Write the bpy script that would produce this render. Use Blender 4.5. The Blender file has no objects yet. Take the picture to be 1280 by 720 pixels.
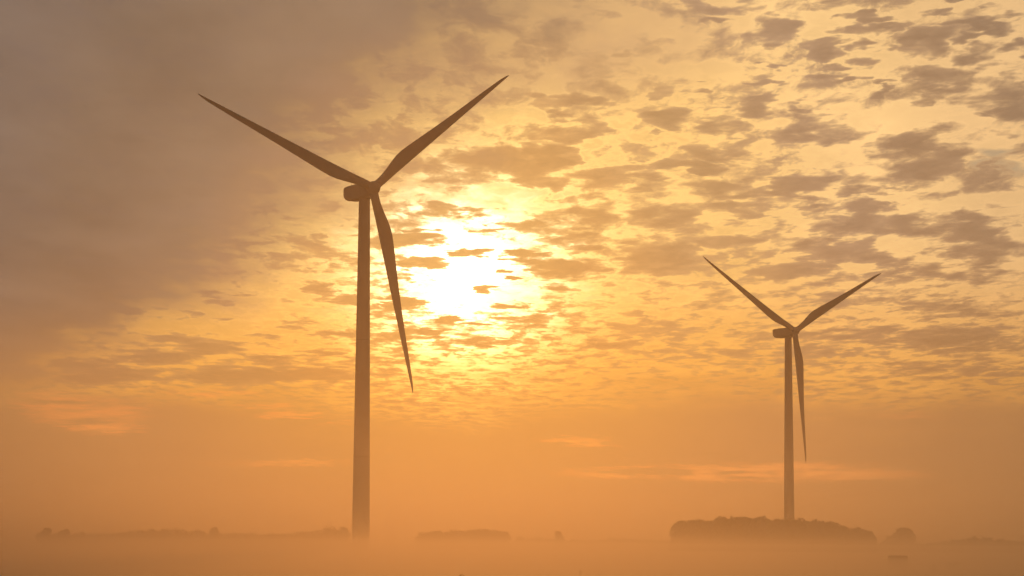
import bpy, bmesh, math, random
from mathutils import Vector, Matrix
R = math.radians
random.seed(7)

# ------------------------------------------------------------------ scene, camera
scene = bpy.context.scene
COL = scene.collection
FOC, HORIZON, EYE, ROLL = 3200.0, 682.0, 3.0, R(0.3)      # focal length in photo px, horizon row, eye height, roll
PITCH = math.atan((HORIZON - 360) / FOC)
cam_d = bpy.data.cameras.new('camera')
cam = bpy.data.objects.new('camera', cam_d)
COL.objects.link(cam)
cam_d.sensor_width = 36.0
cam_d.lens = 36.0 * FOC / 1280
cam_d.clip_start, cam_d.clip_end = 0.5, 30000
cam.location = (0, 0, EYE)
cam.rotation_mode = 'QUATERNION'
cam.rotation_quaternion = (Matrix.Rotation(R(90) + PITCH, 3, 'X') @ Matrix.Rotation(ROLL, 3, 'Z')).to_quaternion()
scene.camera = cam
_m = Matrix.Rotation(R(90) + PITCH, 3, 'X') @ Matrix.Rotation(ROLL, 3, 'Z')

def ray(px, py):
    return _m @ Vector(((px - 640) / FOC, (360 - py) / FOC, -1))

def at(px, py, dist):
    """point on the sight line of a photo pixel at a real distance"""
    d = ray(px, py)
    return Vector((0, 0, EYE)) + d * (dist / d.y)

scene.view_settings.view_transform = 'Standard'
scene.view_settings.look = 'None'
scene.view_settings.exposure = 0.0
scene.view_settings.gamma = 1.0
scene.view_settings.use_curve_mapping = False
scene.render.engine = 'CYCLES'
scene.cycles.use_denoising = True
scene.cycles.volume_bounces = 0
scene.cycles.max_bounces = 4
scene.cycles.transparent_max_bounces = 64
scene.cycles.use_adaptive_sampling = False

# ------------------------------------------------------------------ helpers
def tag(o, label=None, cat=None, group=None, kind=None):
    if label: o['label'] = label
    if cat: o['category'] = cat
    if group: o['group'] = group
    if kind: o['kind'] = kind
    return o

def empty(name, loc, rz=0):
    o = bpy.data.objects.new(name, None)
    COL.objects.link(o)
    o.location = loc
    o.rotation_euler = (0, 0, rz)
    o.empty_display_size = 2
    return o

def mesh_obj(name, verts, faces, mat, parent=None, smooth=False, mats=None, idx=None):
    me = bpy.data.meshes.new(name)
    me.from_pydata([tuple(v) for v in verts], [], faces)
    for m in (mats or [mat]): me.materials.append(m)
    if idx: me.polygons.foreach_set('material_index', idx)
    if smooth: me.polygons.foreach_set('use_smooth', [True] * len(me.polygons))
    me.update()
    o = bpy.data.objects.new(name, me)
    COL.objects.link(o)
    if parent: o.parent = parent
    return o

def bm_obj(name, bm, mat, parent=None, smooth=False):
    bmesh.ops.recalc_face_normals(bm, faces=bm.faces)
    me = bpy.data.meshes.new(name)
    bm.to_mesh(me); bm.free()
    me.materials.append(mat)
    if smooth: me.polygons.foreach_set('use_smooth', [True] * len(me.polygons))
    o = bpy.data.objects.new(name, me)
    COL.objects.link(o)
    if parent: o.parent = parent
    return o

def loft(rings, cap=True):
    v, f = [], []
    n = len(rings[0])
    for r in rings: v += r
    for i in range(len(rings) - 1):
        for j in range(n):
            k = (j + 1) % n
            f.append((i * n + j, i * n + k, (i + 1) * n + k, (i + 1) * n + j))
    if cap:
        f.append(tuple(range(n - 1, -1, -1)))
        f.append(tuple((len(rings) - 1) * n + j for j in range(n)))
    return v, f

# ------------------------------------------------------------------ materials
def mat_noise(name, c1, c2, scale, rough=0.6, detail=5, spec=0.4, coords='Object', bump=0.0):
    m = bpy.data.materials.new(name); m.use_nodes = True
    nt = m.node_tree; b = nt.nodes['Principled BSDF']
    tc = nt.nodes.new('ShaderNodeTexCoord')
    nz = nt.nodes.new('ShaderNodeTexNoise'); nz.inputs['Scale'].default_value = scale
    nz.inputs['Detail'].default_value = detail
    rp = nt.nodes.new('ShaderNodeValToRGB')
    rp.color_ramp.elements[0].color = (*c1, 1); rp.color_ramp.elements[1].color = (*c2, 1)
    rp.color_ramp.elements[0].position = 0.3; rp.color_ramp.elements[1].position = 0.7
    nt.links.new(tc.outputs[coords], nz.inputs['Vector'])
    nt.links.new(nz.outputs['Fac'], rp.inputs['Fac'])
    nt.links.new(rp.outputs['Color'], b.inputs['Base Color'])
    b.inputs['Roughness'].default_value = rough
    b.inputs['Specular IOR Level'].default_value = spec
    if bump:
        bp = nt.nodes.new('ShaderNodeBump'); bp.inputs['Strength'].default_value = bump
        nt.links.new(nz.outputs['Fac'], bp.inputs['Height'])
        nt.links.new(bp.outputs['Normal'], b.inputs['Normal'])
    return m

M_TOWER = mat_noise('turbine_paint', (0.60, 0.60, 0.59), (0.68, 0.68, 0.67), 0.35, rough=0.45)
M_BLADE = mat_noise('blade_gelcoat', (0.58, 0.58, 0.57), (0.66, 0.66, 0.65), 0.2, rough=0.4)
M_SEAM = mat_noise('flange_steel', (0.40, 0.40, 0.40), (0.50, 0.50, 0.49), 2.0, rough=0.5)
M_LEAF = mat_noise('foliage', (0.035, 0.05, 0.018), (0.10, 0.11, 0.04), 0.25, rough=0.8, spec=0.1)
M_BARK = mat_noise('bark', (0.06, 0.045, 0.03), (0.12, 0.09, 0.06), 3.0, rough=0.9, spec=0.1)
M_STRAW = mat_noise('straw', (0.18, 0.13, 0.06), (0.30, 0.22, 0.10), 6.0, rough=0.9, spec=0.1, bump=0.5)
M_WOODPOST = mat_noise('weathered_wood', (0.10, 0.08, 0.06), (0.18, 0.15, 0.12), 8.0, rough=0.9, spec=0.1)
M_FIELD = mat_noise('field_grass', (0.030, 0.036, 0.014), (0.085, 0.075, 0.035), 0.02, rough=0.95, detail=12, spec=0.05)

# ------------------------------------------------------------------ world: low morning sun behind broken altocumulus
SUNPX = (575, 358)
sd = ray(*SUNPX).normalized()
SUN_EL = math.asin(sd.z); SUN_AZ = math.atan2(sd.x, sd.y)

world = bpy.data.worlds.new('World'); scene.world = world
world.use_nodes = True
world.cycles.sampling_method = 'MANUAL'; world.cycles.sample_map_resolution = 2048
W = world.node_tree; W.nodes.clear()

def nd(t, **kw):
    n = W.nodes.new(t)
    for k, v in kw.items(): setattr(n, k, v)
    return n
def put(sock, v):
    if v is None: return
    if isinstance(v, bpy.types.NodeSocket): W.links.new(v, sock)
    else: sock.default_value = v
def mt(op, a, b=None, c=None, clamp=False):
    n = nd('ShaderNodeMath', operation=op, use_clamp=clamp)
    put(n.inputs[0], a)
    if b is not None: put(n.inputs[1], b)
    if c is not None: put(n.inputs[2], c)
    return n.outputs[0]
def vm(op, a, b=None, c=None, s=None):
    n = nd('ShaderNodeVectorMath', operation=op)
    put(n.inputs[0], a)
    if b is not None: put(n.inputs[1], b)
    if c is not None: put(n.inputs[2], c)
    if s is not None: put(n.inputs['Scale'], s)
    return n.outputs['Value'] if op in ('DOT_PRODUCT', 'LENGTH') else n.outputs['Vector']
def xyz(x, y, z=0.0):
    n = nd('ShaderNodeCombineXYZ')
    put(n.inputs[0], x); put(n.inputs[1], y); put(n.inputs[2], z)
    return n.outputs[0]
def sstep(x, a, b, lo=0.0, hi=1.0):
    n = nd('ShaderNodeMapRange', interpolation_type='SMOOTHSTEP')
    put(n.inputs[0], x); put(n.inputs[1], a); put(n.inputs[2], b); put(n.inputs[3], lo); put(n.inputs[4], hi)
    return n.outputs[0]
def mix(f, a, b):
    n = nd('ShaderNodeMix', data_type='RGBA')
    put(n.inputs[0], f)
    put(n.inputs[6], (*a, 1) if isinstance(a, tuple) else a)
    put(n.inputs[7], (*b, 1) if isinstance(b, tuple) else b)
    return n.outputs[2]
def noise(v, scale, detail, rough=0.55, lac=2.0, color=False):
    n = nd('ShaderNodeTexNoise', noise_dimensions='2D')
    put(n.inputs['Vector'], v); n.inputs['Scale'].default_value = scale
    n.inputs['Detail'].default_value = detail; n.inputs['Roughness'].default_value = rough
    n.inputs['Lacunarity'].default_value = lac
    return n.outputs['Color' if color else 'Fac']
def ramp(f, stops):
    n = nd('ShaderNodeValToRGB')
    el = n.color_ramp.elements
    while len(el) < len(stops): el.new(0.5)
    for e, (p, c) in zip(el, stops): e.position = p; e.color = (*c, 1)
    n.color_ramp.interpolation = 'B_SPLINE' if False else 'EASE'
    put(n.inputs[0], f)
    return n.outputs[0]

DEG = 57.29578
PXD = FOC / DEG                                        # photo px per "degree" of tangent space
def q_of(px, py):
    d = ray(px, py)
    return (d.x / d.y * DEG, d.z / d.y * DEG)

tc = nd('ShaderNodeTexCoord')
D = vm('NORMALIZE', tc.outputs['Generated'])
sep = nd('ShaderNodeSeparateXYZ'); put(sep.inputs[0], D)
dx, dy, dz = sep.outputs
yy = mt('MAXIMUM', dy, 0.15)
AZ = mt('MULTIPLY', mt('DIVIDE', dx, yy), DEG)         # azimuth and elevation, in degrees round the front
EL = mt('MULTIPLY', mt('DIVIDE', dz, yy), DEG)
Q = xyz(AZ, EL)
TH = mt('MULTIPLY', mt('ARCCOSINE', vm('DOT_PRODUCT', D, tuple(sd))), DEG)     # angle from the sun

# the cloud sheet lies flat overhead: perspective coordinates of a plane
zz = mt('ADD', mt('MAXIMUM', dz, 0.008), 0.006)
P = xyz(mt('DIVIDE', dx, zz), mt('DIVIDE', dy, zz))
warp = vm('SUBTRACT', noise(vm('MULTIPLY', P, (1.0, 0.6, 1)), 7.0, 3, color=True), (0.5, 0.5, 0.5))
P2 = vm('MULTIPLY_ADD', warp, (0.07, 0.12, 0), P)
elk = mt('DIVIDE', mt('MAXIMUM', EL, 0.5), 8.0)
warpq = vm('MULTIPLY', warp, xyz(mt('MULTIPLY', elk, 1.5), mt('MULTIPLY', mt('MULTIPLY', elk, elk), 0.8)))
Qw = vm('ADD', Q, warpq)

n_main = noise(vm('MULTIPLY', P2, (1.0, 0.36, 1)), 8.5, 9, rough=0.62)
n_fine = noise(vm('MULTIPLY', P2, (1.0, 0.34, 1)), 21.0, 6, rough=0.65)
n_soft = noise(vm('MULTIPLY', P, (1.0, 0.32, 1)), 2.4, 5, rough=0.55)
n_bank = noise(vm('MULTIPLY', Q, (0.16, 0.9, 1)), 1.0, 5, rough=0.6)
n_streak = noise(vm('MULTIPLY', Q, (0.5, 4.0, 1)), 1.0, 6, rough=0.6)

def blob(acc, px, py, rx, ry, s, q=None):
    cx, cy = q_of(px, py)
    sx, sy = PXD / rx, PXD / ry
    v = vm('MULTIPLY_ADD', q or Qw, (sx, sy, 0), (-cx * sx, -cy * sy, 0))
    k = mt('SUBTRACT', 1.0, vm('DOT_PRODUCT', v, v), clamp=True)
    return mt('MULTIPLY_ADD', k, s, acc)

CLOUDS = [  # (px, py, rx, ry, strength): single clouds (+) and openings (-) as seen in the photograph, stored as sky directions
 # upper right
 (905, 6, 62, 16, .40), (975, 36, 46, 26, .40), (885, 33, 34, 7, .30), (1080, 17, 48, 12, .40), (1085, 42, 66, 15, .40),
 (1050, 68, 58, 16, .42), (1058, 93, 34, 9, .30), (1172, 98, 66, 24, .45), (1256, 126, 52, 40, .45), (1222, 35, 52, 11, .40),
 (1166, 56, 28, 16, .33), (1226, 64, 30, 14, .36), (1276, 62, 18, 14, .33), (1145, 122, 24, 8, .30), (1017, 136, 26, 9, .36),
 (1022, 163, 62, 23, .46), (1150, 176, 62, 17, .42), (1150, 204, 78, 28, .46), (1214, 150, 24, 7, .3), (965, 101, 32, 9, .36),
 (712, 130, 72, 11, .40), (707, 160, 46, 15, .42), (825, 146, 32, 15, .44), (905, 155, 36, 13, .40), (945, 134, 30, 15, .40),
 (820, 167, 18, 5, .30), (828, 114, 20, 9, .28), (878, 118, 22, 7, .34), (863, 94, 12, 4, .30), (774, 74, 20, 9, .26),
 (1200, 3, 60, 9, .3), (702, 192, 44, 13, .40), (872, 213, 40, 9, .30), (612, 200, 40, 12, .3), (1095, 110, 20, 6, .28),
 # middle right
 (650, 196, 96, 20, .46), (665, 222, 60, 18, .44), (765, 224, 54, 18, .42), (840, 212, 64, 12, .42), (892, 194, 42, 14, .42),
 (925, 236, 70, 14, .42), (1000, 232, 52, 14, .40), (830, 270, 46, 20, .42), (735, 268, 50, 22, .42), (668, 281, 48, 16, .44),
 (722, 302, 48, 9, .42), (825, 322, 66, 26, .44), (920, 262, 50, 11, .40), (910, 302, 40, 10, .38), (712, 338, 56, 13, .42),
 (1078, 238, 34, 10, .38), (1090, 258, 34, 9, .36), (1075, 280, 92, 20, .50), (1020, 262, 40, 8, .34), (1200, 280, 90, 22, .46),
 (1230, 310, 80, 24, .42), (1060, 318, 60, 16, .42), (1130, 335, 50, 14, .38), (1000, 305, 40, 12, .34), (1215, 345, 70, 12, .38),
 (980, 340, 60, 12, .34), (1060, 375, 70, 12, .24), (1200, 385, 90, 14, .28), (1150, 420, 110, 14, .22), (1040, 440, 80, 10, .18),
 (890, 380, 60, 10, .2), (820, 410, 60, 8, .2), (760, 430, 60, 8, .2), (900, 440, 60, 7, .2),
 # round the sun
 (605, 285, 120, 60, -.14), (580, 366, 115, 40, -.26), (600, 248, 110, 18, -.26), (690, 300, 70, 60, -.06), (570, 345, 110, 40, -.12),
 (515, 301, 58, 10, .66), (536, 330, 44, 11, .72), (588, 314, 24, 7, .95), (650, 319, 44, 8, .90), (624, 340, 20, 6, .95),
 (640, 351, 13, 4, .95), (605, 361, 14, 5, .90), (557, 399, 20, 6, .95), (538, 415, 22, 6, .90), (600, 405, 26, 4, .60), (640, 384, 30, 5, .60), (612, 288, 26, 4, .45), (540, 285, 34, 5, .5), (508, 379, 36, 9, .74),
 (575, 264, 55, 11, .60), (690, 330, 50, 11, .5), (560, 212, 70, 22, .34), (700, 360, 40, 7, .4), (655, 400, 40, 6, .36), (500, 345, 26, 9, .5), (500, 260, 40, 24, .3), (600, 428, 70, 6, .3), (500, 420, 40, 8, .3), (690, 392, 40, 8, .3), (1020, 420, 90, 12, .2), (1210, 430, 90, 22, .3), (1180, 460, 120, 16, .2),
 # left of the sun
 (310, 395, 190, 70, -.20), (175, 391, 34, 7, .50), (240, 396, 24, 8, .46), (262, 367, 15, 4, .50), (307, 367, 12, 4, .50), (275, 378, 22, 6, .42),
 (220, 422, 42, 8, .50), (265, 434, 52, 12, .56), (205, 447, 52, 11, .50), (130, 470, 80, 13, .44), (290, 470, 74, 13, .50), (100, 455, 50, 8, .36),
 (405, 362, 34, 10, .46), (430, 375, 30, 9, .44), (370, 408, 30, 7, .46), (425, 418, 40, 7, .46), (340, 450, 40, 7, .46),
 (380, 468, 80, 10, .46), (278, 398, 16, 4, .40), (330, 420, 30, 5, .36), (400, 440, 36, 5, .36),
]
cov = mt('MULTIPLY_ADD', mt('SUBTRACT', n_main, 0.5), 1.30, -0.02)
cov = mt('MULTIPLY_ADD', mt('SUBTRACT', n_fine, 0.5), mt('MULTIPLY_ADD', mt('POWER', 0.36788, mt('DIVIDE', mt('MULTIPLY', TH, TH), 20.0)), 0.50, 0.40), cov)
cov = mt('MULTIPLY_ADD', mt('SUBTRACT', n_bank, 0.5), 0.55, cov)
for c in CLOUDS: cov = blob(cov, *c)
# the far side of the sheet is more broken into small cells (and the hemisphere behind is plain overcast)
band = mt('MULTIPLY', sstep(EL, 2.9, 4.0), sstep(EL, 5.8, 4.6))
cov = mt('MULTIPLY_ADD', band, 0.06, cov)

soft = sstep(n_soft, 0.36, 0.66, 0.14, 0.30)
dens = mt('MAXIMUM', mt('ADD', cov, mt('MULTIPLY', soft, 0.4)), 0.0)
# light through the cloud falls off with its thickness: translucent edges, duller cores
alpha = mt('SUBTRACT', 1.0, mt('POWER', 0.36788, mt('MULTIPLY', mt('MULTIPLY', dens, dens), mt('DIVIDE', 1.3, mt('MULTIPLY', soft, soft)))))
thick = sstep(dens, 0.10, 0.62)
rim = mt('MULTIPLY', sstep(cov, -0.24, -0.06), sstep(cov, 0.10, -0.04))

def gauss(t, w):
    r = mt('DIVIDE', t, w)
    return mt('POWER', 0.36788, mt('MULTIPLY', r, r))
def expo(t, w): return mt('POWER', 0.36788, mt('DIVIDE', t, w))
def addc(a, col, f):
    return vm('ADD', a, vm('SCALE', col, s=f))

thn = mt('DIVIDE', TH, 16.0, clamp=True)
# light in the openings, by angle from the sun
G = ramp(thn, [(0.0, (1.08, .70, .24)), (0.16, (1.02, .635, .20)), (0.34, (1.00, .62, .21)), (0.60, (1.04, .67, .28)), (0.76, (.88, .56, .25)), (1.0, (.70, .45, .22))])
THW = mt('MULTIPLY_ADD', mt('SUBTRACT', n_main, 0.5), 2.6, TH)            # ragged glare
G = addc(G, (3.0, 2.75, 2.1), gauss(THW, 1.50))
G = addc(G, (.42, .32, .12), gauss(THW, 2.5))
G = addc(G, (.12, .12, .03), gauss(TH, 4.8))
# shaded cloud bases
C = ramp(thn, [(0.0, (1.00, .60, .19)), (0.10, (.80, .47, .15)), (0.20, (.70, .40, .14)), (0.34, (.56, .345, .15)), (0.55, (.41, .265, .155)), (0.68, (.38, .24, .135)), (1.0, (.27, .18, .12))])
# the veil in the upper left
V = ramp(thn, [(0.0, (.62, .37, .16)), (0.20, (.44, .265, .13)), (0.30, (.315, .20, .12)), (0.40, (.235, .168, .115)), (0.52, (.195, .142, .102)), (0.70, (.18, .138, .112)), (1.0, (.15, .118, .10))])
# thick low air above the horizon
L = ramp(thn, [(0.0, (.92, .44, .088)), (0.20, (.73, .335, .068)), (0.50, (.54, .252, .085)), (0.75, (.42, .20, .075)), (1.0, (.31, .15, .062))])

# far lower openings are redder
lowred = sstep(EL, 7.5, 3.0)
G = mix(lowred, G, vm('MULTIPLY', G, (.97, .70, .30)))
C = mix(lowred, C, vm('MULTIPLY', C, (1.08, .88, .58)))
V = mix(lowred, V, vm('MULTIPLY', V, (1.45, 1.15, .85)))

gm = mt('MULTIPLY_ADD', mt('SUBTRACT', n_soft, 0.5), 0.55, 1.0)
G = vm('SCALE', G, s=mt('MULTIPLY_ADD', rim, mt('MULTIPLY_ADD', gauss(TH, 5.0), 0.30, 0.06), gm))
cm = mt('MULTIPLY_ADD', mt('SUBTRACT', n_fine, 0.5), 0.45, mt('MULTIPLY_ADD', thick, -0.26, 1.16))
C = vm('SCALE', C, s=cm)

# smooth thin veil along the top, left of the clouds
topv = blob(0.0, 720, 30, 250, 130, 1.1, Q)
topv = mt('MULTIPLY', topv, sstep(n_soft, 0.25, 0.7, 0.55, 1.0))
G = mix(mt('MINIMUM', topv, 0.9), G, (.66, .41, .20))

sky = mix(alpha, G, C)
# small blue-grey hole
hole = mt('MULTIPLY', blob(0.0, 1250, 206, 44, 16, 1.0), sstep(alpha, .9, .2))
hole = mt('MULTIPLY', hole, 1.2, clamp=True)
sky = mix(hole, sky, (.50, .37, .22))

# left veil: everything left of a slanting front, with soft streaks
front = mt('MULTIPLY_ADD', EL, -1.0, mt('MULTIPLY', AZ, -1.0))
cxa, cya = q_of(690, 0); cxb, cyb = q_of(420, 300)
slope = (cxb - cxa) / (cyb - cya)
front = mt('SUBTRACT', mt('MULTIPLY_ADD', mt('SUBTRACT', EL, cya), slope, cxa), AZ)     # > 0 left of the line
front = mt('MULTIPLY_ADD', mt('SUBTRACT', n_soft, 0.5), 5.0, front)
front = mt('MULTIPLY_ADD', mt('SUBTRACT', n_main, 0.5), 5.0, front)
lower = mt('MULTIPLY_ADD', mt('SUBTRACT', n_soft, 0.5), 2.0, EL)
vmask = mt('MULTIPLY', sstep(front, -4.0, 3.6), sstep(mt('MULTIPLY_ADD', mt('ADD', AZ, 5.2), -0.42, lower), 5.0, 6.9))
vmask = mt('MULTIPLY', vmask, 0.97)
Vt = vm('SCALE', V, s=mt('MULTIPLY_ADD', mt('SUBTRACT', n_soft, 0.5), 0.55, mt('MULTIPLY_ADD', mt('SUBTRACT', n_main, 0.5), 0.30, 1.0)))
sky = mix(vmask, sky, Vt)

# low air: the cloud deck loses contrast towards the horizon
lowm = sstep(mt('MULTIPLY_ADD', mt('SUBTRACT', n_bank, 0.5), 2.6, EL), 4.0, 2.5)
leftlow = mt('MULTIPLY', sstep(AZ, -7.0, -11.0), sstep(EL, 5.5, 3.4))
lowm = mt('MAXIMUM', lowm, mt('MULTIPLY', leftlow, 0.75))
Lt = vm('SCALE', L, s=mt('MULTIPLY_ADD', mt('SUBTRACT', n_streak, 0.5), 0.16, 1.0))
sky = mix(mt('MULTIPLY', lowm, 0.95), sky, Lt)
# bright slits low down
STREAKS = [(930, 592, 250, 12, 1.0), (830, 592, 110, 7, .6), (1010, 582, 120, 6, .5), (720, 549, 48, 5, .9), (745, 557, 36, 3, .7), (345, 518, 60, 5, .9), (340, 508, 40, 4, .5),
           (430, 531, 34, 4, .8), (110, 515, 90, 22, .75), (130, 535, 60, 9, .8), (60, 500, 50, 14, .45), (390, 578, 70, 4, .5), (1130, 520, 60, 5, .35),
           (330, 580, 90, 4, .35), (270, 492, 70, 5, .6)]
st = 0.0
Qs = vm('MULTIPLY_ADD', warp, (1.6, .28, 0), Q)
for c in STREAKS: st = blob(st, *c, q=Qs)
st = mt('MULTIPLY', st, sstep(n_streak, 0.34, 0.58), clamp=True)
sky = mix(mt('MULTIPLY', st, 0.85), sky, vm('SCALE', vm('MULTIPLY', L, (2.1, 1.5, 1.0)), s=sstep(EL, 3.2, 1.4, 1.0, 1.6)))

# the rest of the sky dome: dim plain overcast lit by the clear sky texture
nish = nd('ShaderNodeTexSky', sky_type='NISHITA', sun_disc=False)
nish.sun_elevation = SUN_EL; nish.sun_rotation = SUN_AZ
nish.dust_density = 4.0; nish.air_density = 1.2
rear = sstep(TH, 18.0, 60.0)
NISHK = 0.1
ov = vm('ADD', vm('SCALE', nish.outputs[0], s=NISHK), (.11, .075, .05))
sky10 = vm('SCALE', sky, s=10.0)
out_c = mix(rear, sky10, ov)
out_c = vm('ADD', out_c, vm('SCALE', nish.outputs[0], s=mt('MULTIPLY', rear, 0.02)))
bg = nd('ShaderNodeBackground'); put(bg.inputs[0], out_c); bg.inputs[1].default_value = 0.1
wo = nd('ShaderNodeOutputWorld'); W.links.new(bg.outputs[0], wo.inputs[0])

# ------------------------------------------------------------------ sun lamp
sl = bpy.data.lights.new('sun', 'SUN'); sl.energy = 0.30; sl.angle = R(2.0); sl.color = (1.0, 0.318, 0.048)
so = bpy.data.objects.new('sun', sl); COL.objects.link(so)
so.rotation_mode = 'QUATERNION'; so.rotation_quaternion = sd.to_track_quat('Z', 'Y')
so.location = (0, 0, 300)

# ------------------------------------------------------------------ ground, haze, mist
def box(name, lo, hi, mat):
    x0, y0, z0 = lo; x1, y1, z1 = hi
    v = [(x0, y0, z0), (x1, y0, z0), (x1, y1, z0), (x0, y1, z0), (x0, y0, z1), (x1, y0, z1), (x1, y1, z1), (x0, y1, z1)]
    f = [(3, 2, 1, 0), (4, 5, 6, 7), (0, 1, 5, 4), (1, 2, 6, 5), (2, 3, 7, 6), (3, 0, 4, 7)]
    return mesh_obj(name, v, f, mat)

def volume(name, density, aniso, col=(0.95, 0.94, 0.92)):
    m = bpy.data.materials.new(name); m.use_nodes = True
    nt = m.node_tree; nt.nodes.clear()
    pv = nt.nodes.new('ShaderNodeVolumePrincipled')
    pv.inputs['Color'].default_value = (*col, 1)
    pv.inputs['Density'].default_value = density
    pv.inputs['Density Attribute'].default_value = ''
    pv.inputs['Anisotropy'].default_value = aniso
    o = nt.nodes.new('ShaderNodeOutputMaterial')
    nt.links.new(pv.outputs[0], o.inputs['Volume'])
    return m

g = mesh_obj('field', *(lambda n: (
    [(-4200 + 8400 * i / n, -300 + 8800 * (j / n) ** 2, 0.0) for j in range(n + 1) for i in range(n + 1)],
    [(j * (n + 1) + i, j * (n + 1) + i + 1, (j + 1) * (n + 1) + i + 1, (j + 1) * (n + 1) + i) for j in range(n) for i in range(n)]))(40), M_FIELD)
tag(g, 'flat open field lost under morning mist', 'field', kind='structure')

tag(box('haze', (-4600, -700, -1), (4600, 9200, 162), volume('haze_air', 0.00010, 0.80)), 'orange morning haze filling the air', 'haze', kind='stuff')
tag(box('ground_haze', (-4550, -650, -0.85), (4550, 9100, 30), volume('ground_haze_air', 0.00068, 0.80)), 'thicker haze lying over the plain', 'haze', kind='stuff')
tag(box('ground_mist', (-4500, -600, -0.7), (4500, 9000, 8.0), volume('mist_air', 0.00035, 0.81)), 'thin ground mist lying over the field', 'mist', kind='stuff')
tag(box('shallow_mist', (-4450, -550, -0.6), (4450, 8900, 4.6), volume('shallow_mist_air', 0.0014, 0.81)), 'shallow mist bank drifting over the field', 'mist', kind='stuff')
tag(box('low_ground_mist', (-4400, -500, -0.5), (4400, 8800, 1.8), volume('low_mist_air', 0.014, 0.81)), 'dense low mist hugging the field', 'mist', kind='stuff')

def drift(name, half, y0, y1, z0, top, amp, n, mat):
    """a closed mist bank with a gently rolling top"""
    rd = random.Random(31); ph = [rd.uniform(0, 6.28) for _ in range(6)]
    def zt(x, y):
        return top + amp * (.45 * math.sin(x / 170 + .6 * math.sin(y / 310 + ph[0]) + ph[1]) + .35 * math.sin(y / 260 + x / 420 + ph[2]) + .2 * math.sin(x / 75 - y / 190 + ph[3]))
    xs = [-half + 2 * half * i / n for i in range(n + 1)]; ys = [y0 + (y1 - y0) * (j / n) ** 1.6 for j in range(n + 1)]
    v = [(x, y, zt(x, y)) for y in ys for x in xs]; k = len(v); m = n + 1
    v += [(x, y, z0) for y in ys for x in xs]
    f = []
    for j in range(n):
        for i in range(n):
            a = j * m + i
            f.append((a, a + 1, a + m + 1, a + m)); f.append((k + a, k + a + m, k + a + m + 1, k + a + 1))
    for i in range(n):
        a, b = i, n * m + i
        f.append((k + a, k + a + 1, a + 1, a)); f.append((b, b + 1, k + b + 1, k + b))
        a, b = i * m, i * m + n
        f.append((a, a + m, k + a + m, k + a)); f.append((k + b, k + b + m, b + m, b))
    return mesh_obj(name, v, f, mat)
tag(drift('drifting_mist', 4420, -520, 6000, -0.55, 3.35, 0.8, 110, volume('drifting_mist_air', 0.0024, 0.81)), 'rolling bank of mist drifting across the field', 'mist', kind='stuff')

# ------------------------------------------------------------------ wind turbines
HUB_Z, OVER, TILT, BLADE_R = 99.0, 4.7, R(5.2), 56.75

def blade_mesh():
    prof = [(.026, 2.3, 1.0), (.05, 2.3, 1.0), (.08, 2.45, .9), (.12, 2.9, .62), (.16, 3.45, .42), (.20, 3.85, .32), (.24, 3.98, .27), (.30, 3.75, .24),
            (.40, 3.2, .22), (.50, 2.68, .20), (.60, 2.22, .19), (.70, 1.82, .18), (.80, 1.45, .17), (.88, 1.12, .16), (.94, .84, .15), (.975, .55, .14), (.993, .28, .13), (1.0, .08, .12)]
    n = 20; rings = []
    for r, ch, tk in prof:
        le = 1.15 * (1 - r) ** 0.9 + 0.03
        le = min(le, ch * .5 if r < .1 else le, ch * .6)
        tw = R(13) * max(0, 1 - r / .75) ** 1.3 if r > .08 else R(13) * (1 - .08 / .75) ** 1.3
        bend = -1.2 * r - 1.0 * r * r        # slight forward pre-bend, away from the tower
        ring = []
        cyl = max(0.0, min(1.0, (tk - .3) / .7))
        for j in range(n):
            a = 2 * math.pi * j / n
            xc = (1 - math.cos(a)) / 2                    # 0 at leading edge, 1 at trailing edge
            half = tk * ch / 2
            ya = half * 2.6 * (0.2969 * math.sqrt(max(xc, 0)) - 0.126 * xc - 0.3516 * xc ** 2 + 0.2843 * xc ** 3 - 0.1036 * xc ** 4) / 0.26 * .5
            yc = half * math.sin(a)
            s = 1 if math.sin(a) >= 0 else -1
            y = cyl * yc + (1 - cyl) * s * abs(ya) * 1.5
            # chord along x: leading edge on +x, trailing edge on -x (clockwise rotor seen from the front)
            cx = le - xc * ch
            ring.append((cx * math.cos(tw) - y * math.sin(tw), bend + y * math.cos(tw) + cx * math.sin(tw), r * BLADE_R))
        rings.append(ring)
    return loft(rings)

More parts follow.
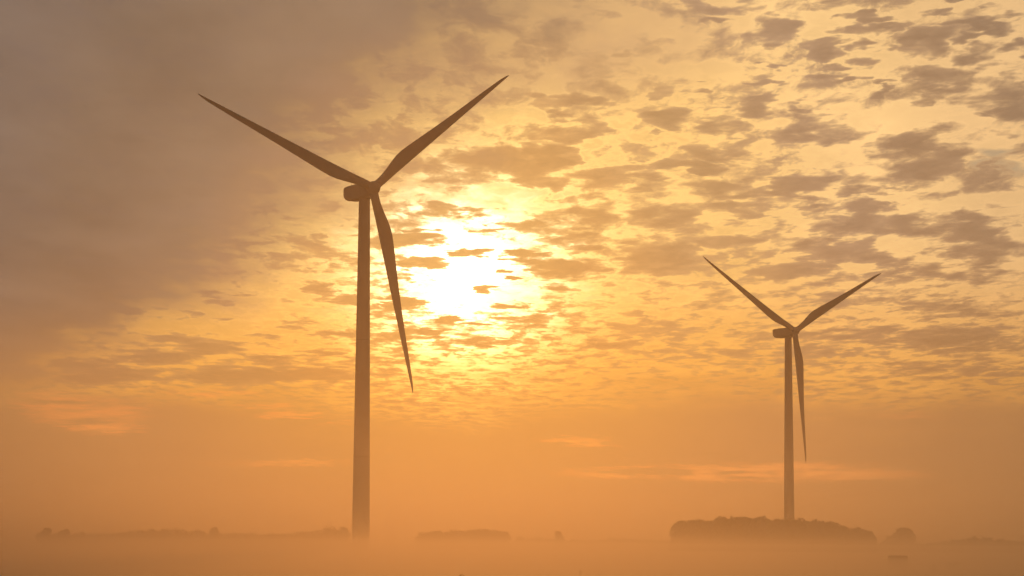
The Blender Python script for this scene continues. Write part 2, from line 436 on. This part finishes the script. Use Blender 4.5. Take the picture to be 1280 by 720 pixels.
def make_turbine():
    root = empty('wind_turbine', (0, 0, 0))
    # tower: tapered steel tube with thin flange rings, standing on a low round footing
    n = 48; rings = []
    top = HUB_Z - 2.5
    for k in range(25):
        t = k / 24
        r = 2.45 * (1 - t) + 1.52 * t
        rings.append([(r * math.cos(2 * math.pi * j / n), r * math.sin(2 * math.pi * j / n), .35 + (top - .35) * t) for j in range(n)])
    tower = mesh_obj('tower', *loft(rings), M_TOWER, root, smooth=True)
    for t in (.27, .60):
        bm = bmesh.new()
        r = 2.45 * (1 - t) + 1.52 * t
        z = .35 + (top - .35) * t
        m = Matrix.Translation((0, 0, z))
        bmesh.ops.create_cone(bm, cap_ends=True, segments=48, radius1=r + .025, radius2=r + .025, depth=.16, matrix=m)
        bm_obj('flange', bm, M_SEAM, tower)
    bm = bmesh.new()
    bmesh.ops.create_cone(bm, cap_ends=True, segments=48, radius1=4.6, radius2=4.2, depth=.5, matrix=Matrix.Translation((0, 0, .1)))
    bm_obj('foundation', bm, M_SEAM, root)
    bm = bmesh.new()
    bmesh.ops.create_cube(bm, size=1, matrix=Matrix.Translation((0, -2.43, 1.75)) @ Matrix.Diagonal((1.0, .14, 2.2, 1)))
    bm_obj('door', bm, M_SEAM, tower)
    # nacelle: long rounded box, chamfered towards the tail
    def sect(y, w, zb, zt, ch=.28):
        pts = []
        for (sx, sz) in ((1, 1), (-1, 1), (-1, -1), (1, -1)):
            cxx = sx * w / 2; czz = zt if sz > 0 else zb
            rr = ch * min(w, zt - zb) * .5
            a0 = {(1, 1): 0, (-1, 1): 90, (-1, -1): 180, (1, -1): 270}[(sx, sz)]
            for q in range(6):
                a = R(a0 + q * 18)
                pts.append((cxx - sx * rr + rr * math.cos(a), y, czz - sz * rr + rr * math.sin(a)))
        return pts
    z0 = HUB_Z - .5
    S = [(-3.6, 2.6, -1.3, 1.3, .8), (-3.2, 3.2, -1.7, 1.65, .7), (-2.2, 3.7, -2.1, 1.95, .5), (-.5, 3.9, -2.2, 2.1, .36), (3.0, 3.9, -2.2, 2.1, .34),
         (6.6, 3.85, -2.1, 2.05, .34), (7.8, 3.7, -1.75, 2.0, .36), (8.6, 3.5, -1.15, 1.9, .36), (9.0, 3.2, -.6, 1.75, .4), (9.15, 2.8, -.3, 1.5, .4)]
    nac = mesh_obj('nacelle', *loft([[(x, y, z + z0 + .15) for x, y, z in sect(y, w, b, t, c)] for (y, w, b, t, c) in S]), M_TOWER, root, smooth=True)
    for sx in (-.6, .6):
        bm = bmesh.new()
        bmesh.ops.create_cone(bm, cap_ends=True, segments=8, radius1=.05, radius2=.03, depth=1.2, matrix=Matrix.Translation((sx, 6.2, z0 + 2.7)))
        bm_obj('wind_sensor', bm, M_SEAM, nac)
    # rotor: axis tilted up, hub ahead of the tower (-Y), blades about it
    rot = Matrix.Translation((0, -OVER, HUB_Z)) @ Matrix.Rotation(-TILT, 4, 'X')
    rings = []
    for y, r in ((1.75, 1.35), (1.6, 1.6), (.9, 1.8), (0, 1.85), (-.9, 1.75), (-1.6, 1.42), (-2.1, 1.0), (-2.4, .5), (-2.5, .12)):
        rings.append([(r * math.cos(2 * math.pi * j / 32), y, r * math.sin(2 * math.pi * j / 32)) for j in range(32)])
    hub = mesh_obj('hub', *loft(rings), M_TOWER, root, smooth=True)
    hub.matrix_local = rot
    v, f = blade_mesh()
    b0 = mesh_obj('blade', v, f, M_BLADE, root, smooth=True)
    b1 = b0.copy(); b2 = b0.copy()
    for b in (b1, b2): COL.objects.link(b); b.parent = root
    return root

def set_blades(root, theta, size=1.0):
    """theta: angle of the first blade, counter-clockwise from the right, seen from the front"""
    rot = Matrix.Translation((0, -OVER, HUB_Z)) @ Matrix.Rotation(-TILT, 4, 'X')
    k = 0
    for ch in root.children:
        if ch.name.split('.')[0] == 'blade':
            a = theta + k * 2 * math.pi / 3
            ch.matrix_local = rot @ Matrix.Rotation(math.pi / 2 - a, 4, 'Y') @ Matrix.Diagonal((size, size, size, 1))
            k += 1

def copy_tree(o, parent=None):
    c = o.copy(); COL.objects.link(c); c.parent = parent
    for ch in o.children:
        copy_tree(ch, c)
    return c

t1 = make_turbine()
t1.scale = (1.072, 1.072, 1.072); t1.location = (-43.2, 741, 0); t1.rotation_euler = (0, 0, R(32.65))
t2 = copy_tree(t1)
t2.location = (92.95, 858, 0); t2.rotation_euler = (0, 0, R(33.2))
t2.scale = (.758, .758, .758)
set_blades(t1, R(158.86)); set_blades(t2, R(149.4), 1.038)
GRP = 'backlit three-bladed wind turbines'
tag(t1, 'large nearer wind turbine with its bare tower fading into mist just left of the sun', 'wind turbine', GRP)
tag(t2, 'smaller farther wind turbine whose tower rises behind the dark rounded wood', 'wind turbine', GRP)

# ------------------------------------------------------------------ trees
def crown_faces(V, Fc, lobes, n, size, rnd):
    """leaf-clump quads spread through the volume of several ellipsoid lobes"""
    tot = sum(l[3] * l[4] * l[5] for l in lobes) ** 1.0
    for (cx, cy, cz, rx, ry, rz) in lobes:
        m = max(6, int(n * rx * ry * rz / tot))
        for _ in range(m):
            while True:
                a, b, c = (rnd.uniform(-1, 1) for _ in range(3))
                d = a * a + b * b + c * c
                if .12 < d < 1: break
            s = size * rnd.uniform(.6, 1.4)
            p = Vector((cx + a * rx, cy + b * ry, cz + c * rz))
            u = Vector((rnd.gauss(0, 1), rnd.gauss(0, 1), rnd.gauss(0, 1))).normalized()
            w = u.orthogonal().normalized()
            k = len(V)
            V += [p - u * s - w * s * .3, p + w * s * .7 - u * s * .1, p + u * s + w * s * .1, p - w * s * .8 + u * s * .15]
            Fc.append((k, k + 1, k + 2, k + 3))

def limb(V, Fc, a, b, ra, rb, n=7):
    a, b = Vector(a), Vector(b)
    d = (b - a).normalized(); u = d.orthogonal().normalized(); w = d.cross(u)
    k = len(V)
    for p, r in ((a, ra), (b, rb)):
        for j in range(n):
            t = 2 * math.pi * j / n
            V.append(p + (u * math.cos(t) + w * math.sin(t)) * r)
    for j in range(n):
        j2 = (j + 1) % n
        Fc.append((k + j, k + j2, k + n + j2, k + n + j))

def lobes_round(h, w, rnd, base=.18, n=11):
    L_ = []
    for i in range(n):
        t = rnd.random()
        z = h * (base + (1 - base) * (.12 + .72 * t))
        rr = w / 2 * math.sqrt(max(.12, 1 - (2 * t - .85) ** 2)) * .62
        a = rnd.uniform(0, 2 * math.pi)
        s = w * rnd.uniform(.17, .27)
        L_.append((rr * math.cos(a), rr * math.sin(a), min(z, h - s * .8), s, s, s * .85))
    L_.append((0, 0, h * .58, w * .30, w * .30, h * .30))
    return L_

def tree_geo(h, w, rnd, base=.18, nleaf=900, size=.5):
    vt, ft, vc, fc = [], [], [], []
    tr = max(.12, h * .022)
    limb(vt, ft, (0, 0, -.1), (0, 0, h * .35), tr, tr * .75)
    limb(vt, ft, (0, 0, h * .35), (rnd.uniform(-.3, .3), 0, h * .75), tr * .75, tr * .3)
    lob = lobes_round(h, w, rnd, base)
    for l in lob[:-1]:
        limb(vt, ft, (0, 0, h * rnd.uniform(.25, .5)), l[:3], tr * .4, tr * .1, 5)
    crown_faces(vc, fc, lob, nleaf, size, rnd)
    return vt, ft, vc, fc

def make_tree(name, px, top, dist, wpx, label, cat='tree', group=None, base=.15, nleaf=1200, seed=1, lean=0.0):
    rnd = random.Random(seed)
    p = at(px, top, dist)
    h = p.z; w = wpx * dist / FOC
    root = empty(name, (p.x, p.y, 0))
    vt, ft, vc, fc = tree_geo(h, w, rnd, base, nleaf, max(.35, w * .05))
    if lean: vc = [Vector((v[0] + lean * v[2], v[1], v[2])) for v in vc]
    mesh_obj('trunk', vt, ft, M_BARK, root)
    mesh_obj('crown', vc, fc, M_LEAF, root)
    tag(root, label, cat, group)
    return root

def wood(name, dist, depth, profile, label, ntrees, wtree, nleaf, seed, cat='wood'):
    """a mass of trees whose tops follow a profile [(px, py)...]"""
    rnd = random.Random(seed)
    V, Fc, idx = [], [], []
    x0, x1 = profile[0][0], profile[-1][0]
    def top(px):
        for (a, ya), (b, yb) in zip(profile, profile[1:]):
            if a <= px <= b: return ya + (yb - ya) * (px - a) / max(1e-6, b - a)
        return profile[-1][1]
    for i in range(ntrees):
        px = x0 + (x1 - x0) * (i + rnd.random()) / ntrees
        dd = dist + depth * rnd.random()
        wt = wtree * rnd.uniform(.8, 1.25)
        wp = wt * FOC / dd / 2
        px = min(max(px, x0 + wp), x1 - wp)
        p = at(px, min(top(px), max(top(px - wp * .5), top(px + wp * .5))) + rnd.uniform(-1.0, 2.4), dist)
        h = max(2.5, p.z * dd / dist)
        p = at(px, 670, dd)
        vt, ft, vc, fc = tree_geo(h, min(wt, h * 1.3), rnd, .0, nleaf, max(.35, wt * .055))
        for vv, ff, mi in ((vt, ft, 1), (vc, fc, 0)):
            k = len(V)
            V += [(q[0] + p.x, q[1] + dd, q[2]) for q in vv]
            Fc += [tuple(t + k for t in f) for f in ff]; idx += [mi] * len(ff)
    o = mesh_obj(name, V, Fc, None, mats=[M_LEAF, M_BARK], idx=idx)
    return tag(o, label, cat, kind='stuff')

wood('wood', 690, 50, [(836, 668), (837.5, 658), (842, 652), (850, 648.5), (863, 646.5), (890, 644), (920, 640.3), (938, 641.5), (956, 640.8), (966, 644.5), (979, 643),
     (1001, 643), (1024, 648), (1046, 650.5), (1060, 656), (1074, 656.5), (1087, 665), (1098, 676)],
     'dark rounded wood of broadleaf trees at the foot of the smaller turbine', 95, 5.6, 1000, 3)
# faint tree lines far across the plain
wood('far_treeline', 960, 120, [(60, 666), (110, 664.5), (150, 663), (190, 660), (235, 659), (255, 664), (280, 664), (350, 666), (395, 660), (410, 656), (425, 655), (438, 659), (441, 668)],
     'faint far tree line along the horizon left of the nearer turbine', 85, 6.5, 350, 5, 'trees')
wood('far_grove', 850, 100, [(518, 669), (530, 663), (548, 660), (580, 660), (590, 657.5), (604, 657.5), (620, 660), (634, 662), (640, 669)],
     'pale low grove on the horizon just right of the nearer turbine tower', 40, 5, 400, 6, 'trees')
wood('far_hedge', 1050, 90, [(640, 670), (700, 672), (745, 674), (770, 672.5), (840, 674)],
     'very faint low hedge on the horizon left of the dark wood', 44, 6, 250, 8, 'hedge')
wood('far_thicket', 740, 120, [(1095, 677), (1108, 676), (1130, 679), (1160, 678), (1178, 676), (1200, 673), (1220, 669), (1232, 670), (1260, 674), (1300, 672), (1340, 670)],
     'faint low thicket along the horizon right of the dark wood', 56, 4.5, 350, 9, 'trees')
make_tree('round_tree', 57, 659.5, 860, 24, 'leftmost round tree of a pair, faint on the misty horizon', seed=11, nleaf=900, group='pair of round trees')
make_tree('round_tree', 81, 660, 870, 22, 'right-hand round tree of a pair, faint on the misty horizon', seed=12, nleaf=900, group='pair of round trees')
make_tree('upright_tree', 268, 654, 980, 20, 'faint blocky tree standing taller than the left tree line', seed=13, base=.0, nleaf=700)
make_tree('small_tree', 702, 661.5, 900, 17, 'small ragged tree alone on the horizon left of the wood', seed=14, base=.0, nleaf=800, lean=-.12)
make_tree('broad_tree', 1124, 660, 1000, 40, 'broad pale flat-topped tree right of the dark wood', seed=15, base=.3, nleaf=1400)
make_tree('dark_bush', 1180, 675.5, 780, 14, 'small dark bush in the thicket right of the broad pale tree', cat='bush', seed=16, base=.0, nleaf=500)
make_tree('edge_bush', 1268, 679, 760, 52, 'dim wide bush at the right edge of the field', cat='bush', seed=17, base=.0, nleaf=900)

def bush(name, px, top, dist, wpx, label, seed, nleaf=300):
    rnd = random.Random(seed)
    p = at(px, top, dist); h = max(.3, p.z); w = wpx * dist / FOC
    V, Fc = [], []
    lob = [(rnd.uniform(-.3, .3) * w, rnd.uniform(-.3, .3) * w, h * rnd.uniform(.3, .75), w * .22, w * .22, h * .3) for _ in range(6)]
    lob.append((-.12 * w, 0, h * .75, w * .1, w * .1, h * .26))
    crown_faces(V, Fc, lob, nleaf, max(.06, w * .05), rnd)
    root = empty(name, (p.x, p.y, 0))
    mesh_obj('leaves', V, Fc, M_LEAF, root)
    vt, ft = [], []
    for l in lob: limb(vt, ft, (l[0] * .2, l[1] * .2, -.05), l[:3], .03, .012, 5)
    mesh_obj('stems', vt, ft, M_BARK, root)
    return tag(root, label, 'bush')
bush('weedy_bush', 577, 715.5, 120, 15, 'small dark weedy bush cut off by the bottom edge of the picture', 21)
bush('tussock', 1166, 704, 300, 12, 'left of two faint low tussocks below the thicket', 22)['group'] = 'faint field tussocks'
bush('tussock', 1192, 701.5, 320, 22, 'right and wider of two faint low tussocks below the thicket', 23)['group'] = 'faint field tussocks'

# fence post at the bottom edge
p = at(725, 713, 200)
bm = bmesh.new()
bmesh.ops.create_cone(bm, cap_ends=True, segments=12, radius1=.12, radius2=.10, depth=p.z + .1, matrix=Matrix.Translation((0, 0, (p.z - .1) / 2)))
bmesh.ops.bevel(bm, geom=[e for e in bm.edges if e.calc_length() < .1], offset=.015, segments=1, affect='EDGES')
o = bm_obj('fence_post', bm, M_WOODPOST); o.location = (p.x, p.y, 0); o.rotation_euler = (R(1.5), R(2), 0)
tag(o, 'faint wooden post barely showing through the mist at the bottom edge', 'post')

# low block lying in the field
p = at(1122, 694.5, 320)
hay = empty('straw_bale', (p.x, p.y, 0), R(8))
bm = bmesh.new()
bmesh.ops.create_cube(bm, size=1, matrix=Matrix.Translation((0, 0, p.z / 2)) @ Matrix.Diagonal((2.3, 1.2, p.z, 1)))
bmesh.ops.subdivide_edges(bm, edges=bm.edges[:], cuts=7, use_grid_fill=True)
rb = random.Random(4)
for v in bm.verts:
    e = sum((abs(v.co.x) > 1.14, abs(v.co.y) > .59, v.co.z > p.z - .01))
    k = .05 if e > 1 else 0
    v.co.x -= math.copysign(k, v.co.x); v.co.z -= k if v.co.z > .5 else 0
    v.co += Vector((rb.uniform(-.02, .02), rb.uniform(-.02, .02), rb.uniform(-.02, .02) if v.co.z > .05 else 0))
bm_obj('bale_body', bm, M_STRAW, hay)
bm = bmesh.new()
for x in (-.85, -.28, .28, .85):
    for (c, s) in (((x, -.615, p.z / 2), (.03, .02, p.z)), ((x, 0, p.z + .012), (.03, 1.24, .02))):
        bmesh.ops.create_cube(bm, size=1, matrix=Matrix.Translation(c) @ Matrix.Diagonal((*s, 1)))
bm_obj('twine', bm, M_WOODPOST, hay)
tag(hay, 'low dark box-shaped bale or block alone in the misty field below the broad pale tree', 'bale')
